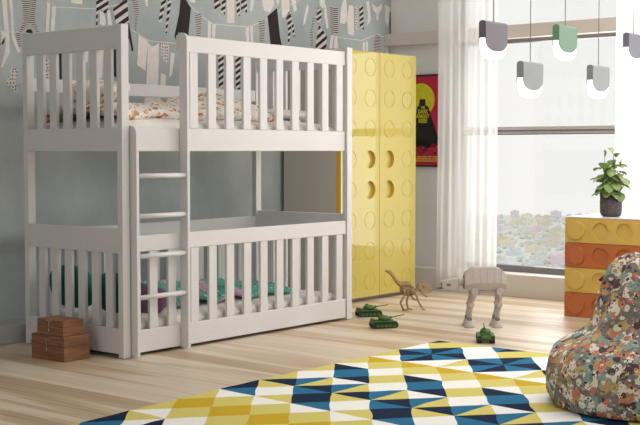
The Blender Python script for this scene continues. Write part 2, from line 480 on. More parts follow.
W, K, B_, F_, D_, T_, P_ = 'wp_white', 'wp_black', 'wp_bars', 'wp_fine', 'wp_diag', 'wp_twist', 'wp_dots'
for pts in ([(0, 31), (12, 32), (24, 32)], [(44, -3), (56, 7), (98, 9), (130, 2)], [(132, 30), (150, 41), (182, 44)],
            [(188, 3), (200, 15), (213, 24), (248, 27), (266, 20), (284, 7), (300, 0)], [(336, 37), (350, 39), (362, 40.5), (377, 34), (386, 38)]):
    strand(pts, 0.35)
MOT = [
    ([(1.4, -4), (6.3, -4), (8, 20), (9.5, 40), (10, 52), (6, 60), (2.5, 68), (0.8, 66), (4, 55), (5.5, 45), (4, 25)], W),
    ([(8.5, -4), (12, -4), (13.4, 17), (14, 35), (20.4, 51), (18.3, 53.6), (12, 39.5), (10.6, 14)], W),
    ([(1, 45), (4, 37), (5, 40), (2.5, 46)], W), ([(1.5, 31), (5, 33), (4, 46), (1, 44)], W),
    ([(21, -6), (37, -6), (35, 12), (35, 22), (39, 31), (37, 33), (32, 25), (29.5, 23), (27, 25), (21, 33), (19.5, 31), (24, 22), (23.5, 12)], F_),
    ([(26, 31), (28, 29.3), (31, 29.3), (33, 32), (32, 34), (27, 34)], K),
    ([(16, 33), (20.5, 33.5), (21, 48), (18, 46)], F_),
    ([(9.9, 65.5), (17.7, 70), (15, 82.5), (18.4, 91), (15.5, 92.5), (6.4, 84), (6.4, 79.7), (10.6, 77)], P_),
    ([(47, 1), (50, 4), (49, 34), (45.5, 34)], W), ([(52, 6), (56, 7), (54, 34), (50.5, 34)], W),
    ([(71, -4), (83, -4), (82, 4.5), (71, 3)], W),
    ([(96.5, -3), (109, -3), (108, 10), (105, 15), (102, 9), (98, 13), (97.5, 27), (96, 27)], T_),
    ([(100, 11), (104, 13), (106, 23), (104, 26), (99.5, 24)], W), ([(107, 10), (110, 11), (112, 25), (108, 25.5)], W),
    ([(113, 9), (127, -2), (129, 22), (128, 30), (118, 34)], D_),
    ([(127, 24), (129, 22), (133.5, 50), (132, 52), (129, 38), (127.5, 40)], K),
    ([(131, -3), (138, 0), (139, 12), (136, 30), (134.5, 29), (136, 14)], F_),
    ([(144, -3), (147.5, -3), (148, 6), (146, 6)], W),
    ([(162, -4), (167, -4), (161.5, 22), (158.5, 22)], T_), ([(168, -4), (172, -4), (168.5, 22), (167, 33), (165.5, 33)], T_),
    ([(138.5, 35), (148, 41), (145.5, 70.5), (137, 65)], W),
    ([(148, 42), (151, 46), (155, 46), (159, 43), (158, 90), (168, 125), (141, 125), (146, 90)], W),
    ([(160, 43), (170, 43), (168, 62), (165, 64), (161, 55)], P_), ([(171, 52), (175, 54), (172, 74), (169, 78)], W),
    ([(161, 73), (166, 75), (165, 90), (160, 88)], W),
    ([(181, -5), (185, -2), (191, 8), (188, 40), (184, 40), (178.5, 32), (176, 40), (174.5, 36), (179, 15)], K),
    ([(188, -3), (195.5, -3), (195, 3), (190, 2)], W),
    ([(195, 12), (202, 15), (200, 40), (197, 40)], F_),
    ([(208, 21), (211, 21.5), (211, 44), (207.5, 44)], W), ([(212.5, 24), (216, 25), (214, 44), (212, 44)], W),
    ([(214, -3), (220, -3), (221, 10), (218, 7), (214.5, 12)], T_), ([(222, -3), (226.3, -3), (225, 15), (223, 13), (221, 15)], T_),
    ([(226.5, -3), (234.5, -3), (234.5, 23), (227.5, 23)], W), ([(236, -3), (240, -3), (240, 16), (237, 15)], T_),
    ([(241, -3), (247, -3), (247, 15), (244, 9), (241, 10)], T_),
    ([(245.5, 28), (249, 27), (249.5, 46), (246.5, 46)], W), ([(250, 26), (253, 26), (253, 46), (251, 46)], W),
    ([(259, 21), (265, 20), (264, 48), (260, 48)], F_),
    ([(267.5, 16), (277, 8), (280, 36), (282, 47), (279, 44), (277.5, 48), (271, 48)], K),
    ([(261, -3), (273, -3), (274, 4), (270, 13), (264, 10)], W), ([(275, -3), (280, -3), (278, 6)], W),
    ([(281, -3), (289, -3), (290, 15), (287, 18), (282, 17)], W), ([(290, -3), (295, -3), (297, 10), (294, 12)], W),
    ([(251, -3), (255, -3), (252, 11), (250, 11)], W),
    ([(288, 12), (291, 11), (291.5, 25), (289, 46), (287.8, 45), (288, 27), (286, 17)], T_), ([(291.5, 22), (293, 22), (295, 36), (293, 37)], T_),
    ([(307, 4), (309, 7), (305, 24), (303, 25), (304, 17)], W),
    ([(313, 17), (315.5, 18), (313, 28), (313, 47), (311, 47), (310, 33)], F_),
    ([(319, 25), (327, 36), (326, 52), (315, 52), (317, 36)], D_), ([(318, 7), (322, 12), (321, 20), (318, 24), (316, 18)], T_),
    ([(319, -3), (326, -3), (323, 9), (320, 5)], W), ([(324, 3), (326, 5), (328.5, 28), (327, 29), (324.5, 17)], W),
    ([(330, 7), (338, 7), (338, 33), (333, 34), (331, 34)], B_),
    ([(331, 35), (334, 35), (332, 50), (329, 50)], W), ([(335, 36), (337, 36), (338.5, 50), (333, 50)], W),
    ([(341, 8), (344, -3), (346, -3), (348, 20), (344, 24), (340, 23)], W), ([(349, 5), (353.5, 6), (354, 36), (348, 34), (347, 20)], W),
    ([(355, 6), (358, 5), (358, 30), (355, 30)], P_), ([(359, 6), (363, 5), (364, 30), (360, 27)], T_),
    ([(366, 2), (369, 1), (371, 20), (367, 26), (368, 14)], W),
    ([(372, 3), (376, 7), (378, 7), (382, 3), (382, 9), (378.5, 14), (378.5, 20), (376, 20), (376.5, 14), (373, 10)], W),
    ([(385, 4), (390, 8), (389, 20), (387.5, 28), (385, 20)], W), ([(389.6, 12), (390.6, 12), (390.6, 33), (389.6, 34)], K),
    ([(376, 34), (380.5, 37), (380, 56), (373.5, 56), (374.5, 38)], F_),
    ([(363, 42), (365, 42), (365, 54), (362.5, 54)], W), ([(366, 41), (368, 42), (368, 54), (366, 54)], W),
    ([(386, 45), (388, 46), (388, 58), (386, 58)], W),
    ([(218, 52), (224, 52), (223, 92), (219, 92)], T_), ([(235, 52), (241, 53), (240, 92), (236, 90)], T_),
    ([(59, 52), (61.5, 52), (62, 90), (60, 90)], K), ([(66, 56), (72, 57), (72, 80), (66, 80)], K),
    ([(113, 46), (117, 46), (117, 78), (114, 76)], K), ([(46, 60), (51, 58), (50, 78), (45, 78)], P_),
    ([(98, 46), (104, 46), (102, 78), (97, 78)], W), ([(268, 72), (274, 72), (273, 100), (270, 104)], K),
    ([(84, 46), (88, 46), (88, 62), (85, 62)], W),
]
for pts, m in MOT: motif(pts, m)
struct(obj('wall_left', bm, [M[k] for k in WPM], recalc=False))

# window: frame rails, glass
wn = bpy.data.objects.new('window_1', None); col.objects.link(wn); struct(wn)
bm = bmesh.new()
bm_box(bm, 3.64, 3.70, -3.4, WY1, 0.155, 0.20)
bm_box(bm, 3.64, 3.70, -3.4, WY1, 1.80, 1.845)
bm_box(bm, 3.64, 3.70, -3.4, WY1, 2.45, 2.5)
for y in (WY1 - 0.05, -1.25, -3.4): bm_box(bm, 3.64, 3.70, y, y + 0.05, 0.155, 2.5)
obj('window_frame', bm, M['frame'], wn, 0.003)
bm = bmesh.new()
bm_box(bm, 3.63, 3.70, -3.4, WY1, 1.142, 1.148); bm_box(bm, 3.63, 3.70, -3.4, WY1, 1.166, 1.176); bm_box(bm, 3.635, 3.70, -3.4, WY1, 1.148, 1.166, 1); bm_box(bm, 3.63, 3.70, -3.4, WY1, 1.176, 1.20, 1)
obj('window_rail', bm, [M['frame'], M['frame_light']], wn, 0.002)
box('window_glass', 3.668, 3.674, -3.4, WY1, 0.2, 2.45, M['glass'], wn)

# ---- outside: the city far below
rng = random.Random(4)


def haze_tinted(name, c): return plain(name, srgb(*c), 0.9, spec=0.1, var=0.06, scale=0.02)  # distance haze is mixed into these pale, low-contrast base colours


M['land'] = haze_tinted('hazy_land', (228, 231, 230))
cc = [haze_tinted('hazy_city_%s' % n, c) for n, c in (('white', (236, 236, 236)), ('sand', (238, 230, 214)), ('rose', (234, 218, 226)), ('blue', (222, 228, 233)), ('ochre', (228, 219, 200)))]
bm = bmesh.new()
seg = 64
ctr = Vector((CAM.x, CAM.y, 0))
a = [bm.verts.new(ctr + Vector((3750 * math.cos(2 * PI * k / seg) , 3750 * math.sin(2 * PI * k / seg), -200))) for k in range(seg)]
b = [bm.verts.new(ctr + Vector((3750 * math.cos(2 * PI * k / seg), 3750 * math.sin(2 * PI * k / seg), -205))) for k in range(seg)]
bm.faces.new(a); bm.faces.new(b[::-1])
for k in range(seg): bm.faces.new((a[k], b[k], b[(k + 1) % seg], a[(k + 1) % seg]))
tag(obj('city_ground', bm, M['land']), 'pale haze-tinted ground of the city far below the window', 'ground')['kind'] = 'structure'
FL = Vector((math.sin(YAW), math.cos(YAW), 0))
protos = []
for i in range(5):
    bm = bmesh.new()
    w, d, h = 9 + 3 * i % 7, 10 + i, 8 + 5 * (i % 3)
    bm_box(bm, -w, w, -d, d, 0, h)
    bm_box(bm, -w * .5, w * .3, -d * .4, d * .5, h, h + 3)
    for k in range(4):
        bm_box(bm, -w - .3, -w + .2, -d + 2 + k * 5, -d + 4.2 + k * 5, 2, h - 2, 1)
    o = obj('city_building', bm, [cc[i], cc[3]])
    tag(o, 'small pale city block in haze-tinted colours far beyond the window sill', 'building', 'hazy city blocks beyond the window')
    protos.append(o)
n = 0
spots = []
while len(spots) < 100:
    dist = rng.uniform(1750, 3600)
    u = rng.uniform(480, 660)
    p = ctr + FL * dist + RT * ((u - 320) / FPX * dist)
    if all(math.hypot(p.x - q[0], p.y - q[1]) > 48 for q in spots): spots.append((p.x, p.y))
for i, (x, y) in enumerate(spots):
    o = protos[i] if i < 5 else protos[rng.randrange(5)].copy()
    if i >= 5: col.objects.link(o)
    o.location = (x, y, -200); o.rotation_euler = (0, 0, rng.uniform(0, 1.5))
M['trees'] = haze_tinted('hazy_trees', (219, 223, 215))
bm = bmesh.new()
for i in range(900):
    dist = rng.uniform(1700, 3600)
    u = rng.uniform(480, 660)
    p = ctr + FL * dist + RT * ((u - 320) / FPX * dist)
    r = rng.uniform(3, 8)
    if any(math.hypot(p.x - q[0], p.y - q[1]) < 34 for q in spots): continue
    bmesh.ops.create_icosphere(bm, subdivisions=1, radius=r, matrix=Matrix.Translation((p.x, p.y, -200 + r * .7)))
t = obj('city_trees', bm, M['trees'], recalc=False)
tag(t, 'haze-tinted pale green tree crowns scattered between the far city blocks', 'trees'); t['kind'] = 'stuff'


# ================================================================ curtains
def curtain(y0, y1, label, seed):
    bm = bmesh.new()
    n = int(abs(y1 - y0) / 0.006); zs = [0.004, 0.15, 0.5, 1.0, 1.6, 2.2, 2.7]
    cols_ = []
    for i in range(n + 1):
        y = y0 + (y1 - y0) * i / n
        c = []
        for z in zs:
            ph = y * 2 * PI / 0.062 + 1.3 * math.sin(y * 9 + seed)
            amp = 0.005 + 0.006 * math.sin(y * 23 + z)
            x = 3.405 + amp * math.sin(ph + 0.25 * math.sin(z * 1.6)) + 0.003 * math.sin(y * 130 + z * 3)
            c.append(bm.verts.new((x, y + 0.012 * (2.7 - z) / 2.7 * math.sin(y * 20), z)))
        cols_.append(c)
    for a_, b_ in zip(cols_, cols_[1:]):
        for j in range(len(zs) - 1):
            bm.faces.new((a_[j], b_[j], b_[j + 1], a_[j + 1])).smooth = True
    o = obj('sheer_curtain', bm, M['sheer'], recalc=False)
    tag(o, label, 'curtain', 'sheer curtains at the window')


curtain(0.425, -0.065, 'white sheer floor-length curtain hanging left of the window, beside the poster', 1)
curtain(-0.962, -1.9, 'white sheer curtain right of the window, behind the potted plant and brick chest', 4)


# ================================================================ poster
po = thing('framed_poster', 'red poster with a yellow disc in a thin black frame beside the wardrobe', 'poster', (3.6, 0.68, 0.9))
PX = 3.60 - 3.6
pc, zc = 0.0, -0.9   # local offsets
hw = 0.165
z0p, z1p = 0.906 - 0.9, 1.60 - 0.9
bm = bmesh.new()
for (ya, yb, za, zb) in ((-hw, hw, z0p, z0p + .012), (-hw, hw, z1p - .012, z1p), (-hw, -hw + .012, z0p, z1p), (hw - .012, hw, z0p, z1p)):
    bm_box(bm, -0.014, 0.006, ya, yb, za, zb)
obj('picture_frame', bm, M['dark'], po, 0.001)
bm = bmesh.new()
bm_box(bm, -0.006, 0.004, -hw + .012, hw - .012, z0p + .012, z1p - .012, 0)
# yellow disc, clipped to the sheet
def face_yz(pts, mi, x): 
    f = bm.faces.new([bm.verts.new((x, y, z)) for y, z in pts]); f.material_index = mi
cy, cz, rr = 0.03, 1.41 - 0.9, 0.125
face_yz([(max(-hw + .013, min(hw - .013, cy + rr * math.cos(2 * PI * k / 40))), cz + rr * math.sin(2 * PI * k / 40)) for k in range(40)], 1, -0.0065)
# plain dark rocky tower shape with crumbling base
face_yz([(-.14, .16), (-.12, .25), (-.085, .33), (-.06, .40), (-.04, .455), (-.015, .47), (-.01, .515), (.04, .515), (.045, .47), (.065, .455), (.075, .40), (.10, .33), (.14, .26), (.145, .17), (.10, .20), (.06, .15), (.02, .17), (-.03, .14), (-.08, .18)], 2, -0.0068)
rg = random.Random(2)
for i in range(190):
    y = rg.gauss(0.01, 0.09); z = 0.21 - abs(rg.gauss(0, 0.06)); s = rg.uniform(.003, .009)
    y = max(-hw + .025, min(hw - .025, y))
    face_yz([(y - s, z), (y, z - s), (y + s, z + s * .4), (y, z + s)], 2, -0.0069)
for k in range(3): face_yz([(-.12, .085 - k * .016), (.12, .085 - k * .016), (.12, .079 - k * .016), (-.12, .079 - k * .016)], 1, -0.0068)
obj('print', bm, [M['red'], M['poster_yellow'], M['poster_black']], po, recalc=False)
for i, (s_, sz) in enumerate((('THE', .022), ('DARK', .038), ('KNIGHT', .034), ('RISES', .038))):
    cu = bpy.data.curves.new('lettering', 'FONT'); cu.body = s_; cu.size = sz * 1.15; cu.align_x = 'CENTER'; cu.extrude = 0.0006; cu.offset = 0.0012
    cu.materials.append(M['poster_yellow'])
    tmp = bpy.data.objects.new('tmp', cu); col.objects.link(tmp)
    me = bpy.data.meshes.new_from_object(tmp.evaluated_get(bpy.context.evaluated_depsgraph_get()))
    bpy.data.objects.remove(tmp); bpy.data.curves.remove(cu)
    me.name = 'lettering'
    o = bpy.data.objects.new('lettering', me); col.objects.link(o); o.parent = po; o.scale = (.78, 1, 1)
    o.location = (-0.0082, 0.01, (0.445, .408, .374, .338)[i]); o.rotation_euler = (PI / 2, 0, -PI / 2)


# ================================================================ wardrobe
def stud_cell(bm, o, U, V, N, w, h, prof, seg=40, mi=0, mi_in=None):
    """rectangular cell at corner o with a circular relief; prof = [(radius, height)...]"""
    o, U, V, N = Vector(o), Vector(U), Vector(V), Vector(N)
    c = o + U * w / 2 + V * h / 2
    ang = [2 * PI * (k + .5) / seg for k in range(seg)]
    ang = [PI / 4 + 2 * PI * k / seg for k in range(seg)]
    outer = []
    for a in ang:
        ca, sa = math.cos(a), math.sin(a)
        s = min((w / 2) / max(abs(ca), 1e-9), (h / 2) / max(abs(sa), 1e-9))
        outer.append(bm.verts.new(c + U * ca * s + V * sa * s))
    # snap diagonals to corners
    for k, (su, sv) in ((0, (1, 1)), (seg // 4, (-1, 1)), (seg // 2, (-1, -1)), (3 * seg // 4, (1, -1))):
        outer[k].co = c + U * su * w / 2 + V * sv * h / 2
    ring = outer
    for i, (r, d) in enumerate(prof):
        nr = [bm.verts.new(c + (U * math.cos(a) + V * math.sin(a)) * r + N * d) for a in ang]
        for k in range(seg):
            f = bm.faces.new((ring[k], ring[(k + 1) % seg], nr[(k + 1) % seg], nr[k])); f.material_index = mi if (i == 0 or mi_in is None) else mi_in
        ring = nr
    f = bm.faces.new(ring); f.material_index = mi


wx0, wx1, wy0, wy1, wz = 2.31, 3.175, 0.467, 0.965, 1.705
wd = thing('wardrobe', 'tall glossy yellow two-door wardrobe with round stud pattern beside the bunk bed', 'wardrobe', (wx0, wy0, 0))
L = lambda x, y: (x - wx0, y - wy0)
bm = bmesh.new()
W_ = wx1 - wx0; Dp = wy1 - wy0
bm_box(bm, 0, W_, 0.037, Dp, 0.02, wz)
bm_box(bm, 0.02, W_ - 0.02, 0.07, Dp - 0.02, 0, 0.02)
obj('carcass', bm, [M['carcass']], wd, 0.002)
groove = [(0.0605, 0), (0.060, -0.003), (0.0575, -0.003), (0.057, 0)]
recess = [(0.0605, 0), (0.060, -0.024)]
cw = (W_ / 2 - 0.003) / 2
nrow = 8; ch = (wz - 0.035) / nrow
for d_ in (0, 1):
    xs = d_ * (W_ / 2 + 0.0015)
    bm = bmesh.new()
    for i in range(2):
        for j in range(nrow):
            hnd = (j in (3, 4)) and ((d_ == 0 and i == 1) or (d_ == 1 and i == 0))
            stud_cell(bm, (xs + i * cw, -0.004, 0.03 + j * ch), (1, 0, 0), (0, 0, 1), (0, -1, 0), cw, ch, recess if hnd else groove, mi_in=1)
    bmesh.ops.remove_doubles(bm, verts=bm.verts, dist=1e-5)
    x_a, x_b, z_a, z_b = xs, xs + 2 * cw, 0.03, 0.03 + nrow * ch
    # door edges
    for (p, q) in (((x_a, z_a), (x_b, z_a)), ((x_b, z_a), (x_b, z_b)), ((x_b, z_b), (x_a, z_b)), ((x_a, z_b), (x_a, z_a))):
        f = bm.faces.new([bm.verts.new(v) for v in ((p[0], -0.004, p[1]), (q[0], -0.004, q[1]), (q[0], 0.0365, q[1]), (p[0], 0.0365, p[1]))]); f.material_index = 1
    obj('door', bm, [M['yellow'], M['yellow_edge']], wd)


# ================================================================ brick chest of drawers
cx0, cy0 = 2.792, -0.933
cell = 0.158; nc = 5; hh = 0.154
ch_ = thing('chest_of_drawers', 'low mustard and orange toy-brick chest of drawers with round studs', 'chest of drawers', (cx0, cy0, 0))
wch = nc * cell
bm = bmesh.new(); bm_box(bm, 0.02, 0.5, -wch, 0, 0.0, 4 * hh)
obj('carcass', bm, M['mustard'], ch_, 0.002)
box('top', 0.0, 0.505, -wch, 0, 4 * hh, 4 * hh + 0.006, M['white'], ch_, 0.002)
raised = [(0.057, 0), (0.056, 0.011), (0.053, 0.0125)]
dent = [(0.053, 0), (0.052, -0.011)]
for r in range(4):
    bm = bmesh.new()
    z = r * hh + 0.0015
    for i in range(nc):
        stud_cell(bm, (0, -(i + 1) * cell, z), (0, 1, 0), (0, 0, 1), (-1, 0, 0), cell, hh - 0.003, raised if i in (0, nc - 1) else dent)
    bmesh.ops.remove_doubles(bm, verts=bm.verts, dist=1e-5)
    for (p, q) in (((0, z), (-wch, z)), ((-wch, z), (-wch, z + hh - .003)), ((-wch, z + hh - .003), (0, z + hh - .003)), ((0, z + hh - .003), (0, z))):
        bm.faces.new([bm.verts.new(v) for v in ((0, p[0], p[1]), (0, q[0], q[1]), (0.0198, q[0], q[1]), (0.0198, p[0], p[1]))])
    o = obj('drawer', bm, M['orange'] if r % 2 == 0 else M['mustard'], ch_)
    o['label'] = ('burnt orange' if r % 2 == 0 else 'mustard yellow') + ' drawer front with round studs and finger recesses'

# potted plant
pt = thing('potted_plant', 'small bushy green plant in a dark textured pot on the brick chest', 'plant', (2.955, -1.16, 0.6222))
pt.scale = (1.0, 1.0, 1.05)
bm = bmesh.new()
bm_lathe(bm, [(0.045, 0), (0.058, 0.006), (0.066, 0.022), (0.068, 0.06), (0.067, 0.135), (0.062, 0.135), (0.061, 0.118)], seg=36, cap=False)
bm.faces.new([v for v in bm.verts if abs(v.co.z) < 1e-6][::-1])
obj('pot', bm, M['pot'], pt)
bm = bmesh.new(); bm_lathe(bm, [(0.0605, 0.112), (0.0605, 0.119)], seg=24)
obj('soil', bm, M['soil'], pt)
rl = random.Random(11)
bs = bmesh.new(); bl = bmesh.new()
for s in range(6):
    a0 = 2 * PI * s / 5 + 0.4
    top = Vector((math.cos(a0) * rl.uniform(.03, .065), math.sin(a0) * rl.uniform(.03, .065), rl.uniform(.25, .34)))
    if s == 0: top = Vector((0.0, -0.015, 0.36))
    base = Vector((math.cos(a0) * .015, math.sin(a0) * .015, .115))
    bm_tube(bs, [base, base.lerp(top, .5) + Vector((0, 0, .01)), top], [.004, .003, .002], 6)
    for k in range(12):
        f = 0.30 + 0.70 * k / 11
        p = base.lerp(top, f)
        az = k * 2.4 + s
        el = rl.uniform(-.75, .1) + (1.5 if k >= 11 else 0)
        ln = rl.uniform(.062, .086) * (1 - .2 * f) + 0.006
        d = Vector((math.cos(az) * math.cos(el), math.sin(az) * math.cos(el), math.sin(el)))
        side = d.cross(Vector((0, 0, 1))).normalized(); up = side.cross(d)
        m = 7
        Lr, Rr, Cr = [], [], []
        for i in range(m + 1):
            q = i / m
            wv = 0.52 * ln * (math.sin(PI * min(1, q * .92 + .03)) ** .8) * (0.55 + .6 * q)
            ctr_ = p + d * (0.02 + ln * q) - Vector((0, 0, 1)) * (q * q * .018)
            Cr.append(bl.verts.new(ctr_)); Lr.append(bl.verts.new(ctr_ + side * wv + up * wv * .25)); Rr.append(bl.verts.new(ctr_ - side * wv + up * wv * .25))
        for i in range(m):
            bl.faces.new((Lr[i], Cr[i], Cr[i + 1], Lr[i + 1])).smooth = True; bl.faces.new((Cr[i], Rr[i], Rr[i + 1], Cr[i + 1])).smooth = True
        bm_tube(bs, [p, p + d * .022], .0015, 5)
obj('stem', bs, M['stem'], pt)
o = obj('foliage', bl, M['leaf'], pt, recalc=False)
o.modifiers.new('thickness', 'SOLIDIFY').thickness = 0.0012


# ================================================================ bunk bed
H, LB, WB = 1.65, 1.836, 0.781
PW, PD = 0.047, 0.036
bed = thing('bunk_bed', 'white slatted wooden bunk bed with ladder along the teal wall', 'bunk bed', (0, 0, 0))
wm = M['white']
for (x, y) in ((0, 0), (0, WB - PD), (LB - PW, 0), (LB - PW, WB - PD)):
    bm = bmesh.new()
    bm_box(bm, x, x + PW, y, y + PD, 0.004, 0.8385); bm_box(bm, x + .001, x + PW - .001, y + .001, y + PD - .001, 0.8385, 0.8405); bm_box(bm, x, x + PW, y, y + PD, 0.8405, H)
    bm_lathe(bm, [(0.009, 0), (0.009, 0.006)], (x + PW / 2, y + PD / 2, 0), 12)
    obj('post', bm, wm, bed, 0.0025)


def bpart(name, x0, x1, y0, y1, z0, z1, b=0.003): return box(name, x0, x1, y0, y1, z0, z1, wm, bed, b)


# end panels (left and right)
for xa, xb in ((0.004, 0.028), (LB - 0.030, LB - 0.006)):
    xr0, xr1 = xa - .003, xb + .003
    bpart('end_rail', xr0, xr1, PD, WB - PD, 1.531, 1.645); bpart('end_board', xr0, xr1, PD, WB - PD, 1.028, 1.144)
    bpart('end_rail', xr0, xr1, PD, WB - PD, 0.523, 0.645); bpart('end_board', xr0, xr1, PD, WB - PD, 0.022, 0.15)
    for k in range(6):
        y1_ = 0.668 - k * 0.1064
        y0_ = y1_ - 0.054
        bpart('slat', xa, xb - .004, y0_, y1_, 1.144, 1.531, .002); bpart('slat', xa, xb - .004, y0_, y1_, 0.15, 0.523, .002)
# front boards and guards
bpart('front_board', 0.0715, LB - PW - .006, 0.0135, 0.034, 1.028, 1.146)
bpart('guard_rail', 0.4025, LB - PW - .006, 0.0135, 0.036, 1.541, 1.625)
bpart('guard_rail', 0.4205, LB - PW - .006, 0.006, 0.030, 0.525, 0.606)
bpart('gate_rail', 0.0715, 0.4015, 0.010, 0.032, 0.525, 0.606)
bpart('front_board', 0.4205, LB - PW - .006, 0.006, 0.030, 0.017, 0.130)
bpart('gate_board', 0.0715, 0.4015, 0.010, 0.032, 0.017, 0.130)
for k in range(10):
    xc = 0.506 + k * (1.728 - 0.506) / 9
    bpart('slat', xc - .029, xc + .029, 0.010, 0.028, 1.146, 1.541, .002)
    bpart('slat', xc - .029, xc + .029, 0.010, 0.028, 0.130, 0.525, .002)
for xc in (0.1, 0.215, 0.345): bpart('gate_slat', xc - .027, xc + .027, 0.012, 0.030, 0.130, 0.525, .002)
# back
for z0_, z1_ in ((1.343, 1.415), (1.028, 1.144), (0.525, 0.608), (0.013, 0.13)):
    bpart('back_rail', PW, LB - PW, WB - 0.032, WB - 0.008, z0_, z1_)
for k in range(9):
    xc = 0.18 + k * .185
    bpart('back_slat', xc - .029, xc + .029, WB - 0.028, WB - 0.012, 0.13, 0.525, .002)
# mattress bases
bpart('slatted_base', PW, LB - PW, 0.035, WB - 0.036, 1.035, 1.055, 0.001)
bpart('slatted_base', PW, LB - PW, 0.035, WB - 0.036, 0.035, 0.055, 0.001)
# ladder
lad = bpy.data.objects.new('ladder', None); col.objects.link(lad); lad.parent = bed


def stringer(x0, x1, ztop):
    bm = bmesh.new()
    r = .04; pts = [Vector((x0, 0.0125, 0.01)), Vector((x0, -0.044, 0.01))]
    for k in range(9):
        a = PI / 2 * k / 8
        pts.append(Vector((x0, -0.044 + r - r * math.cos(a), ztop - r + r * math.sin(a))))
    pts.append(Vector((x0, 0.0125, ztop)))
    bm_prism(bm, pts, Vector((x1 - x0, 0, 0)))
    obj('stringer', bm, wm, lad, 0.002)


stringer(0.053, 0.071, 1.155); stringer(0.402, 0.42, 1.635)
for z in (0.905, 0.705, 0.505, 0.299):
    bm = bmesh.new(); bm_tube(bm, [(0.071, -0.024, z), (0.402, -0.024, z)], 0.0125, 14)
    obj('rung', bm, wm, lad)

# bedding
mu = soft('mattress', (LB / 2, WB / 2 + .002, 1.137), (LB / 2 - .055, WB / 2 - .046, 0.082), M['sheet'], p=0.14, wr=.006, seg=72)
tag(mu, 'white-sheeted mattress on the upper bunk', 'mattress', 'bunk mattresses')
ml = soft('mattress', (LB / 2, WB / 2 + .002, 0.132), (LB / 2 - .055, WB / 2 - .046, 0.077), M['sheet'], p=0.14, wr=.006, seg=72)
tag(ml, 'white-sheeted mattress on the lower bunk', 'mattress', 'bunk mattresses')


def spread(name, x0, x1, y0, y1, zf, mat, drop, nx=60, ny=30, th=0.02):
    bm = bmesh.new(); g = []
    for i in range(nx + 1):
        r = []
        for j in range(ny + 1):
            x = x0 + (x1 - x0) * i / nx; y = y0 + (y1 - y0) * j / ny
            e = min(1, i / 4, (nx - i) / 4, j / 3, (ny - j) / 3)
            r.append(bm.verts.new((x + .015 * noise.noise(Vector((x * 6, y * 6, 1))), y + .012 * noise.noise(Vector((x * 6, y * 6, 5))), zf(x, y) - drop * (1 - e ** .5))))
        g.append(r)
    for i in range(nx):
        for j in range(ny): bm.faces.new((g[i][j], g[i + 1][j], g[i + 1][j + 1], g[i][j + 1])).smooth = True
    o = obj(name, bm, mat, recalc=False)
    s = o.modifiers.new('thickness', 'SOLIDIFY'); s.thickness = th; s.offset = -1
    return o


dz = lambda x, y: 1.250 + .075 * math.exp(-((x - .98) / .26) ** 2) * max(0, math.sin(PI * (y - .08) / .66)) + .03 * math.sin(PI * (y - .1) / .62) + 0.022 * noise.noise(Vector((x * 7, y * 9, 0))) + .012 * noise.noise(Vector((x * 19, y * 16, 4)))
tag(spread('duvet', 0.07, 1.24, 0.085, 0.715, dz, M['duvet'], .035, th=.035), 'white duvet with orange and grey leaf print on the upper bunk', 'duvet')
tag(soft('pillow', (0.185, 0.40, 1.34), (0.09, 0.20, 0.055), M['duvet'], rot=(0, -0.3, 0), wr=.015), 'orange leaf-print pillow at the left end of the upper bunk', 'pillow', 'pillows on the bunks')
tag(soft('pillow', (1.55, 0.40, 1.245), (0.17, 0.24, 0.035), M['sheet'], wr=.012, seed=4), 'plain white pillow at the right end of the upper bunk', 'pillow', 'pillows on the bunks')
tz = lambda x, y: 0.240 + .075 * max(0, 1 - (x - .45) / .9) * max(0, math.sin(PI * (y - .08) / .6)) + 0.025 * noise.noise(Vector((x * 7, y * 8, 2))) + .012 * noise.noise(Vector((x * 17, y * 16, 4)))
tag(spread('throw_blanket', 0.47, 1.42, 0.10, 0.70, tz, M['throw'], .02, th=.02), 'crumpled teal print blanket with pink patches on the lower bunk', 'blanket')
tag(soft('cushion', (0.115, 0.525, 0.315), (0.045, 0.165, 0.115), M['green'], rot=(0, -0.15, 0), p=.6), 'green cushion against the left end slats, nearer the wall', 'cushion', 'cushions on the lower bunk')
tag(soft('cushion', (0.115, 0.195, 0.305), (0.045, 0.14, 0.105), M['green'], rot=(0, -0.2, .05), p=.6, seed=3), 'green cushion against the left end slats, nearer the ladder', 'cushion', 'cushions on the lower bunk')
tag(soft('cushion', (0.33, 0.22, 0.255), (0.10, 0.14, 0.05), M['plum'], rot=(.2, -0.5, .2), p=.6, seed=7), 'plum purple cushion behind the ladder on the lower bunk', 'cushion', 'cushions on the lower bunk')


# ================================================================ wooden boxes
def wooden_box(x0, x1, y0, y1, z0, h, label):
    t = thing('wooden_box', label, 'box', (x0, y0, z0), 0, 'stacked wooden boxes')
    w, d = x1 - x0, y1 - y0; k = h * .62
    box('box_body', 0, w, 0, d, 0, k - .001, M['box'], t, .0015)
    box('lid', 0, w, 0, d, k, h, M['box'], t, .0025)
    bm = bmesh.new()
    ym = d * .52
    bm_tube(bm, [(-0.003, ym, k + .022), (-0.004, ym, k - .002), (-0.005, ym, k - .015)], .0012, 6)
    for o_ in (-.016, .0, .016): bm_ball(bm, (-.001, ym + o_, k + .024), (.0025, .003, .003), seg=8)
    bm_ball(bm, (-.004, ym, k - .022), (.0035, .007, .0095), seg=12)
    obj('clasp', bm, M['metal'], t)
    return t


wooden_box(-0.243, -0.083, 0.157, 0.411, 0, 0.122, 'larger walnut wooden box on the floor at the foot of the bed')
wooden_box(-0.238, -0.112, 0.168, 0.372, 0.1225, 0.078, 'smaller walnut wooden box stacked on top of the larger one')


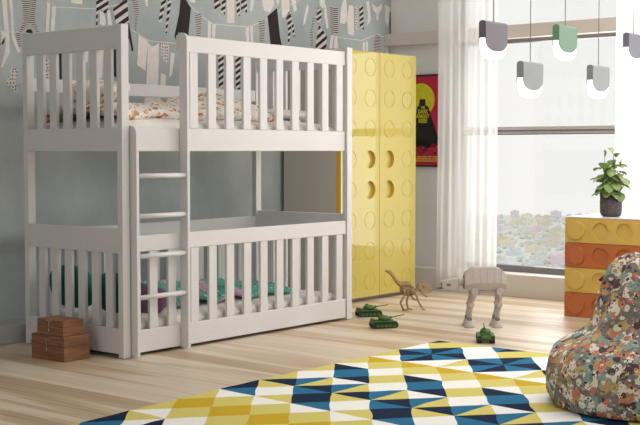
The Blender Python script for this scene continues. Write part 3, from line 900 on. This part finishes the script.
# ================================================================ rug
def build_rug():
    S = 0.2645; xr, yt, yb, xl = 1.42, -0.915, -3.1, -1.75
    bm = bmesh.new()
    cidx = {'W': 0, 'Y': 1, 'G': 2, 'B': 3, 'N': 4}
    G_ = {-5: ('W',), -4: ('/', 'B', 'N'), -3: ('=', 'B', 'N'), -2: ('/', 'W', 'G'), -1: ('Y',), 0: ('/', 'W', 'N'), 1: ('B',), 2: ('/', 'N', 'W'), 3: ('=', 'B', 'Y'),
          4: ('/', 'N', 'Y'), 5: ('W',), 6: ('/', 'Y', 'W'), 7: ('Y',), 8: ('G',), 9: ('Y',), 10: ('W',), 11: ('N',), 12: ('B',), 13: ('/', 'N', 'W'), 14: ('W',)}
    F2 = {-9: ('=', 'B', 'N'), -8: ('Y',), -7: ('=', 'N', 'B'), -6: ('/', 'N', 'B'), -5: ('=', 'W', 'Y'), -4: ('/', 'W', 'G'), -3: ('Y',), -2: ('W',), -1: ('Y',), 0: ('W',), 1: ('=', 'B', 'Y'), 2: ('/', 'N', 'B'),
          3: ('N',), 4: ('/', 'B', 'W'), 5: ('Y',), 6: ('G',), 7: ('Y',), 8: ('/', 'W', 'Y'), 9: ('=', 'W', 'N'), 10: ('/', 'B', 'N'), 11: ('Y',), 12: ('W',)}
    Gx = {-13: ('=', 'B', 'Y'), -12: ('/', 'N', 'Y'), -11: ('W',), -10: ('/', 'B', 'N'), -9: ('=', 'N', 'B'), -8: ('W',), -7: ('Y',), -6: ('W',)}
    Fx = {-13: ('/', 'N', 'B'), -12: ('W',), -11: ('Y',), -10: ('W',)}
    G_.update(Gx); F2.update(Fx)

    def P(k, s, t):   # column k + s, lattice row t
        return ((-0.005 + S * (k + s)) - 0.2787 * t, -0.915 - 0.2140 * t)

    def clip(poly):
        for (a, b, c) in ((1, 0, xr), (-1, 0, -xl), (0, 1, yt), (0, -1, -yb)):
            out = []
            for i in range(len(poly)):
                p, q = poly[i], poly[(i + 1) % len(poly)]
                dp, dq = a * p[0] + b * p[1] - c, a * q[0] + b * q[1] - c
                if dp <= 0: out.append(p)
                if (dp < 0 < dq) or (dq < 0 < dp):
                    t_ = dp / (dp - dq); out.append((p[0] + (q[0] - p[0]) * t_, p[1] + (q[1] - p[1]) * t_))
            poly = out
            if len(poly) < 3: return None
        return poly

    def face(pts, c):
        # wavy woven edges: subdivide sides and displace by a smooth field
        q = []
        pts = clip(pts)
        if not pts: return
        for i in range(len(pts)):
            a, b = Vector(pts[i]), Vector(pts[(i + 1) % len(pts)])
            n_ = max(1, int((b - a).length / .03))
            for j in range(n_): q.append(a.lerp(b, j / n_))
        vs = []
        for p in q:
            p = Vector((p.x, p.y - .045 * max(0, (-.2 - p.x) / .86)))
            dx = .008 * noise.noise(Vector((p.x * 9, p.y * 9, 0))); dy = .008 * noise.noise(Vector((p.x * 9, p.y * 9, 7)))
            vs.append(bm.verts.new((p.x + dx, p.y + dy, 0.012)))
        if len(vs) > 2:
            f = bm.faces.new(vs); f.material_index = cidx[c]
            f.normal_update()
            if f.normal.z < 0: f.normal_flip()

    for k in range(-16, 22):
        odd = k % 2
        for b in range(-1, 30):
            c = b - 2 * (k - 1) if odd else b - 2 * (k - 2)
            tab = F2 if odd else G_
            per = 24
            if c not in tab:
                keys = [q for q in range(-13, 13)]
                c = (c + 13) % 26 - 13
            cell_ = tab.get(c, ('W',))
            t0, t1 = .5 * b, .5 * b + .5
            A, Bq, Cq, Dq = P(k, 0, t0), P(k, 0, t1), P(k, 1, t1 + .5), P(k, 1, t0 + .5)
            if cell_[0] == '/':
                face([A, Dq, Cq], cell_[1]); face([A, Cq, Bq], cell_[2])
            elif cell_[0] == '=':
                face([A, Dq, Bq], cell_[1]); face([Dq, Cq, Bq], cell_[2])
            else: face([A, Dq, Cq, Bq], cell_[0])
    # pile edge / underside
    e_ = .010
    bm_prism(bm, [Vector(q) for q in ((xl + e_, yb + e_, .0005), (xr - e_, yb + e_, .0005), (xr - e_, yt - e_, .0005), (-.2, yt - e_, .0005), (xl + e_, yt - e_ - .045 * (-.2 - xl) / .86, .0005))], Vector((0, 0, .0107)))
    o = obj('rug', bm, [M[k] for k in ('r_white', 'r_pale', 'r_gold', 'r_blue', 'r_navy')], recalc=False)
    tag(o, 'geometric rug of white, yellow, blue and navy triangles on the wood floor', 'rug')


build_rug()


# ================================================================ bean bag
def bean_bag():
    t = thing('bean_bag', 'animal-print bean bag chair standing on the right edge of the rug', 'bean bag', (0.590, -2.453, 0.012))
    t.scale = (1.03, 1.03, 1.03)
    prof = [(.33, 0), (.355, .008), (.372, .05), (.372, .11), (.365, .17), (.33, .22), (.275, .258), (.225, .285), (.19, .325), (.172, .375), (.158, .43), (.145, .48), (.122, .53), (.09, .565), (.05, .583), (.02, .588)]
    bm = bmesh.new(); seg = 96; rings = []
    lean = FL * 0.03
    fine = []
    for (r0, z0_), (r1, z1_) in zip(prof, prof[1:]):
        for k in range(3): fine.append((r0 + (r1 - r0) * k / 3, z0_ + (z1_ - z0_) * k / 3))
    fine.append(prof[-1])
    for r, z in fine:
        ring = []
        for k in range(seg):
            a = 2 * PI * k / seg
            d = Vector((math.cos(a), math.sin(a), 0))
            fold = .012 * math.sin(a * 7 + 2 * math.sin(z * 9)) * (1 if z > .2 else z / .2) * min(1, max(0, .60 - z) / .1)
            n_ = .022 * noise.noise(Vector((d.x * 2.2, d.y * 2.2, z * 7))) + .010 * noise.noise(Vector((d.x * 5, d.y * 5, z * 18)))
            k_ = 1 if z > .02 else 0.2
            p = d * max(.005, r + (fold + n_) * k_) + lean * (z / .3)
            zz = z + (.012 * noise.noise(Vector((d.x * 4, d.y * 4, 3))) if z > .02 else 0)
            # the tufted crease where seat and back meet
            if .24 < z < .34: zz -= .012 * (.5 + .5 * math.sin(a * 9))
            ring.append(bm.verts.new((p.x, p.y, zz)))
        rings.append(ring)
    for a, b in zip(rings, rings[1:]):
        for k in range(seg): bm.faces.new((a[k], a[(k + 1) % seg], b[(k + 1) % seg], b[k])).smooth = True
    bm.faces.new(rings[0][::-1]); bm.faces.new(rings[-1])
    obj('cover', bm, M['bag'], t, subsurf=1)
    # stitched tab
    bm = bmesh.new()
    q = -RT * .135 + lean * 1.6 + Vector((0, 0, .492))
    bm_tube(bm, [q + RT * .03, q, q - RT * .03 - Vector((0, 0, .01))], [.022, .016, .004], 10)
    obj('tab', bm, M['bag_dark'], t)
    # seam piping
    bm = bmesh.new()
    pts = []
    for k in range(60):
        a = 2 * PI * k / 59
        d = Vector((math.cos(a), math.sin(a), 0)); z = .43
        r = .160 + .012 * math.sin(a * 7 + 2 * math.sin(z * 9)) + .022 * noise.noise(Vector((d.x * 2.2, d.y * 2.2, z * 7)))
        pts.append(d * r + lean * (z / .3) + Vector((0, 0, z)))
    bm_tube(bm, pts, .003, 6)
    obj('piping', bm, M['bag'], t)


bean_bag()


# ================================================================ pendant lamps
LY = -1.36


def lamp(x, ztop, mat, label, w=.205):
    t = thing('pendant_lamp', label, 'pendant lamp', (x, LY, ztop), 0, 'pendant lamps above the rug')
    D = .040; r = w / 2; th = .004; zs = -.085

    def tongue(rad, z0, z1, dep, n=24):   # straight sides and rounded lower end
        pts = [(-rad, z0), (-rad, z1)]
        for k in range(1, n):
            a_ = PI * k / n
            pts.append((-rad * math.copysign(abs(math.cos(a_)) ** .85, math.cos(a_)), z1 - dep * math.sin(a_) ** .85))
        return pts + [(rad, z1), (rad, z0)]
    # folded metal: rounded top block and two tongue-shaped plates
    bm = bmesh.new()
    arch = [Vector((-r, D / 2 * math.cos(PI * k / 10), -.014 + .014 * math.sin(PI * k / 10))) for k in range(11)] + [Vector((-r, -D / 2, zs)), Vector((-r, D / 2, zs))]
    bm_prism(bm, arch, Vector((2 * r, 0, 0)))
    for y in (-D / 2, D / 2 - th):
        bm_prism(bm, [Vector((a_, y, b_)) for a_, b_ in tongue(r, zs, -.088, .060)], Vector((0, th, 0)))
    obj('shade', bm, mat, t)
    bm = bmesh.new()
    bm_prism(bm, [Vector((a_, -D / 2 + th + .0005, b_)) for a_, b_ in tongue(r * .985, zs - .001, -.115, .070)], Vector((0, D - 2 * th - .001, 0)))
    obj('diffuser', bm, M['glow'], t)
    bm = bmesh.new(); bm_tube(bm, [(0, 0, 0), (0, 0, ZC - ztop)], .0022, 8)
    obj('cord', bm, M['cord'], t)


lamp(1.222, 1.667, M['lamp_plum'], 'plum grey pendant lamp nearest the curtain, leftmost of the hanging row')
lamp(1.588, 1.490, M['lamp_grey'], 'pale grey low pendant lamp hanging between the plum and green lamps')
lamp(1.962, 1.706, M['lamp_green'], 'green pendant lamp hanging in the middle of the row')
lamp(2.360, 1.512, M['lamp_grey'], 'pale grey low pendant lamp hanging right of the green lamp, above the plant')
lamp(2.815, 1.725, M['lamp_lilac'], 'lilac grey pendant lamp at the right edge, before the right curtain')


# ================================================================ toy tanks
def tank(x, y, rot, label, elev=0.08):
    t = thing('toy_tank', label, 'toy tank', (x, y, 0), rot, 'green toy tanks on the floor')
    # hull along +x
    bm = bmesh.new()
    prof = [(-.078, .028), (-.07, .044), (.045, .046), (.08, .03), (.07, .018), (-.07, .016)]
    bm_prism(bm, [Vector((a, -.026, b)) for a, b in prof], Vector((0, .052, 0)))
    for s in (-1, 1): bm_box(bm, -.074, .066, s * .034 - .013, s * .034 + .013, .0385, .042)
    bm_box(bm, -.06, -.035, -.018, .018, .046, .05)
    for yy in (-.022, .022): bm_tube(bm, [(-.075, yy, .048), (-.05, yy, .048)], .006, 8)
    obj('hull', bm, M['tank'], t, .002)
    for s in (-1, 1):
        bm = bmesh.new()
        y0_ = s * .035 - .011
        outl = []
        for k in range(9): a = PI / 2 + PI * k / 8; outl.append((-.062 + .017 * math.cos(a), .020 + .017 * math.sin(a)))
        outl2 = [(-.062, .037)]
        pts = [(-.062 + .016 * math.cos(PI / 2 + PI * k / 8), .019 + .0185 * math.sin(PI / 2 + PI * k / 8)) for k in range(9)]
        pts += [(.06 + .014 * math.cos(-PI / 2 + PI * k / 8), .020 + .0175 * math.sin(-PI / 2 + PI * k / 8)) for k in range(9)]
        bm_prism(bm, [Vector((a, y0_, max(.0008, b))) for a, b in pts], Vector((0, .022, 0)))
        tr = obj('track', bm, M['track'], t)
        bm = bmesh.new()
        for k in range(5):
            xx = -.05 + k * .025
            yo = s * .0475
            bm_tube(bm, [(xx, s * .044, .016), (xx, yo, .016)], .0105, 14)
        obj('road_wheels', bm, M['tank'], tr)
    bm = bmesh.new()
    bm_lathe(bm, [(.036, .046), (.036, .056), (.030, .067), (.018, .071), (.004, .072)], (0, 0, 0), 20)
    bm_lathe(bm, [(.010, .071), (.010, .076), (.004, .078)], (-.01, .01, 0), 14)
    for v in bm.verts: v.co.y *= .86
    tu = obj('turret', bm, M['tank'], t)
    bm = bmesh.new()
    bm_tube(bm, [(.030, 0, .058), (.045, 0, .059)], .008, 10)
    bm_tube(bm, [(.04, 0, .059), (.118, 0, .059 + .078 * math.sin(elev)), (.124, 0, .059 + .084 * math.sin(elev))], [.0032, .0028, .004], 8)
    obj('gun_barrel', bm, M['tank'], tu)


aR = math.atan2(RT.y, RT.x)
tank(2.008, .0, aR + .22, 'green toy tank closest to the wardrobe, left of the dinosaur', .12)
tank(1.682, -.356, aR + .25, 'green toy tank in front of the other one, pointing towards the walker toy', .16)
tank(1.615, -1.085, math.atan2(FL.y, FL.x) - .06, 'green toy tank seen end-on at the rug edge below the walker toy', .25)


# ================================================================ dinosaur skeleton toy
def dino():
    t = thing('dinosaur_skeleton', 'brown wooden dinosaur skeleton toy standing before the yellow wardrobe', 'dinosaur toy', (2.40, -0.035, 0), aR + .25)
    S_ = .0064  # metres per picture pixel at this distance
    o_ = (409, 311)
    def p(u, v, y=0): return Vector(((u - o_[0]) * S_, y, (o_[1] - v) * S_))
    spine = [p(384, 271), p(388, 273), p(392, 277.5), p(395.5, 282.5), p(399, 285.5), p(404, 284.5), p(408.5, 285), p(412, 288.5), p(414, 291.5), p(417, 291), p(419.5, 288.5)]
    bm = bmesh.new()
    bm_tube(bm, spine, [.004, .007, .009, .011, .012, .013, .012, .011, .009, .009, .010], 8)
    for i in range(26):   # vertebrae
        f = i / 25 * (len(spine) - 1); k = min(int(f), len(spine) - 2)
        q = spine[k].lerp(spine[k + 1], f - k)
        s = .007 + .008 * math.sin(PI * min(1, i / 22))
        bm_box(bm, q.x - .003, q.x + .003, -.004, .004, q.z - s * .9, q.z + s * 1.5)
        bm_box(bm, q.x - .0025, q.x + .0025, -s * 1.5, s * 1.5, q.z - .002, q.z + .003)
    obj('spine', bm, M['bone'], t)
    bm = bmesh.new()
    for i in range(8):
        q = p(401.5 + i * 1.45, 285.5 + (i > 5) * (i - 5) * 1.2)
        d = .042 + .020 * math.sin(PI * i / 7)
        for s in (-1, 1):
            bm_tube(bm, [q + Vector((0, s * .004, 0)), q + Vector((.0, s * .024, -d * .35)), q + Vector((.003, s * .022, -d * .8)), q + Vector((.006, s * .006, -d * 1.15))], [.0042, .0045, .004, .003], 6)
    obj('rib_cage', bm, M['bone'], t)
    bm = bmesh.new()
    bm_ball(bm, p(401, 288), (.018, .021, .020), seg=10); bm_ball(bm, p(399.5, 291), (.008, .016, .012), seg=10)
    obj('pelvis', bm, M['bone'], t)
    for s, pts in ((-1, [(401, 288.5), (403, 294.5), (398, 302.5), (401.5, 310.5)]), (1, [(402, 288.5), (409.5, 294), (406.5, 302), (408, 309.8)])):
        y = s * .02
        L_ = [p(*q, y) for q in pts]
        bm = bmesh.new()
        bm_tube(bm, [L_[0], L_[0].lerp(L_[1], .5), L_[1]], [.012, .008, .009], 8); bm_tube(bm, [L_[1], L_[1].lerp(L_[2], .5), L_[2]], [.009, .0065, .008], 8); bm_tube(bm, [L_[2], L_[3]], [.007, .007], 8)
        foot = L_[3]; foot.z = .007
        for a in (-.5, 0, .5): bm_tube(bm, [foot, foot + Vector((.016 * math.cos(a), .016 * math.sin(a), .001)), foot + Vector((.03 * math.cos(a), .03 * math.sin(a), -.004))], [.005, .004, .0022], 6)
        obj('leg', bm, M['bone'], t)
    # the raised stepping front limb seen reaching the floor
    for s, pts in ((-1, [(412.5, 291), (415.5, 297.5), (417, 302), (421, 308.8)]), (1, [(412, 291), (411, 296.5), (413, 299), (414.5, 301)])):
        y = s * .018
        L_ = [p(*q, y) for q in pts]
        bm = bmesh.new(); bm_tube(bm, L_, [.008, .007, .0065, .006], 8)
        f = L_[-1]
        if s < 0: f.z = .007
        for a in (-.45, .1, .6): bm_tube(bm, [f, f + Vector((.014 * math.cos(a), .014 * math.sin(a), 0)), f + Vector((.026 * math.cos(a), .026 * math.sin(a), -.004))], [.004, .0035, .002], 6)
        obj('arm', bm, M['bone'], t)
    sk = bmesh.new()   # skull, with open jaw
    pr = [(417, 288.5), (418.5, 284), (422, 282.8), (426, 284.5), (430, 287.5), (432.5, 291.5), (431.5, 293.6), (427.5, 291.6), (423, 290.2), (420, 291.6)]
    bm_prism(sk, [p(u, v, -.014) for u, v in pr], Vector((0, .028, 0)))
    sko = obj('skull', sk, M['bone'], t, .003)
    bm = bmesh.new()
    for s in (-1, 1): bm_ball(bm, p(423, 287.3, s * .0145), (.0055, .002, .0055), seg=8)
    obj('eye_socket', bm, M['dark'], sko)
    bm = bmesh.new()
    pr = [(419.5, 291), (422, 291.6), (424.5, 294.5), (428, 297.5), (426.5, 298.5), (422.5, 296), (420, 293.5)]
    bm_prism(bm, [p(u, v, -.011) for u, v in pr], Vector((0, .022, 0)))
    for i in range(5):
        for s in (-.009, .009):
            q = p(424 + i * 1.3, 291.4 + i * .45, s); bm_tube(bm, [q, q - Vector((0, 0, .009))], [.002, .0006], 5)
    obj('jaw', bm, M['bone'], sko, .002)


dino()


# ================================================================ walking robot toy
def walker():
    # a plain four-legged robot toy, head towards -x
    t = thing('toy_walker', 'grey plastic four-legged robot toy standing near the curtain', 'toy robot', (2.090, -0.769, 0), aR + .0)
    s = 1 / 171.0
    def X(u): return (u - 482) * s
    def Z(v): return (326.5 - v) * s
    bm = bmesh.new()   # faceted body
    sec = []
    for (u, zt, zb, w) in ((463.5, 275, 288.5, .050), (464.5, 272, 289, .055), (472, 266.8, 289, .057), (495, 266.4, 289, .057), (501, 269, 288.5, .055), (505.5, 274, 287.5, .050)):
        x = X(u); zt, zb = Z(zt), Z(zb); zm = zb + (zt - zb) * .32
        sec.append([bm.verts.new(q) for q in ((x, -w * .8, zb), (x, -w, zm), (x, -w * .55, zt), (x, w * .55, zt), (x, w, zm), (x, w * .8, zb))])
    for a, b in zip(sec, sec[1:]):
        for k in range(6): bm.faces.new((a[k], a[(k + 1) % 6], b[(k + 1) % 6], b[k]))
    bm.faces.new(sec[0][::-1]).material_index = 1; bm.faces.new(sec[-1])
    body = obj('body', bm, [M['walker'], M['walker_dark']], t, .002)
    bm = bmesh.new()
    bm.free()
    for sy in (-1, 1):
        for u in (472, 479, 486, 493, 500):   # raised panel strips
            x = X(u); bm = bmesh.new()
            zb, zt = Z(288.5), Z(268.5); zm = zb + (zt - zb) * .3
            pts = [Vector((x, sy * .0565, zm)), Vector((x, sy * .034, zt)), Vector((x + .0018, sy * .034, zt)), Vector((x + .0018, sy * .0565, zm))]
            bm_prism(bm, pts, Vector((0, sy * .002, 0)))
            obj('panel_seam', bm, M['walker_seam'], body)
    bm = bmesh.new()
    bm_box(bm, X(470), X(501), -.035, .035, Z(292.5), Z(288.8))
    obj('belly', bm, M['walker'], t, .004)
    bm = bmesh.new(); bm_tube(bm, [(X(465), 0, Z(281.5)), (X(461), 0, Z(281.8)), (X(457), 0, Z(282.5))], [.022, .02, .022], 16)
    obj('neck', bm, M['walker'], t)
    bm = bmesh.new()
    pr = [(457, 278), (450, 278.6), (443.5, 280.5), (441, 284.5), (442, 288), (448, 290), (456, 289.6), (458, 286)]
    bm_prism(bm, [Vector((X(u), -.028, Z(v))) for u, v in pr], Vector((0, .056, 0)))
    hd = obj('head', bm, M['walker'], t, .006)
    bm = bmesh.new()
    bm_box(bm, X(440.8), X(442.2), -.018, .018, Z(285.6), Z(282.8)); bm_box(bm, X(446), X(450), -.0295, -.0275, Z(285.5), Z(283)); bm_box(bm, X(446), X(450), .0275, .0295, Z(285.5), Z(283))
    obj('visor', bm, M['walker_dark'], hd)
    bm = bmesh.new()
    for y in (-.012, .012): bm_tube(bm, [(X(443.5), y, Z(287.5)), (X(436.5), y, Z(288.5))], .004, 8)
    obj('feeler', bm, M['walker_dark'], hd)
    for (u0, dy) in ((473.5, -1), (473, 1), (498.5, -1), (498, 1)):
        y = dy * .045
        rear = u0 > 485
        leg = thing_part = bpy.data.objects.new('leg', None); col.objects.link(leg); leg.parent = t
        hip = Vector((X(u0), y, Z(290.5)))
        knee = Vector((X(u0 - (0 if rear else 3.2)), y, Z(304)))
        ank = Vector((X(u0 - (2.2 if rear else 5.0)), y, Z(318)))
        bm = bmesh.new(); bm_tube(bm, [hip, hip.lerp(knee, .5), knee], [.024, .018, .015], 4, flat=.8)
        bm_tube(bm, [hip - Vector((0, .018, 0)), hip + Vector((0, .018, 0))], .021, 16)
        obj('thigh', bm, M['walker'], leg, .002)
        bm = bmesh.new(); bm_tube(bm, [knee, knee.lerp(ank, .5), ank], [.016, .014, .019], 4, flat=.8)
        bm_tube(bm, [knee - Vector((0, .017, 0)), knee + Vector((0, .017, 0))], .016, 16)
        obj('shin', bm, M['walker'], leg, .002)
        bm = bmesh.new(); bm_tube(bm, [ank - Vector((0, .016, 0)), ank + Vector((0, .016, 0))], .013, 14)
        obj('ankle_joint', bm, M['walker_dark'], leg)
        bm = bmesh.new()
        bm_lathe(bm, [(.030, 0), (.031, .008), (.022, .018), (.019, .038), (.012, ank.z - .004)], (ank.x, ank.y, 0), 18)
        obj('foot', bm, M['walker'], leg)


walker()
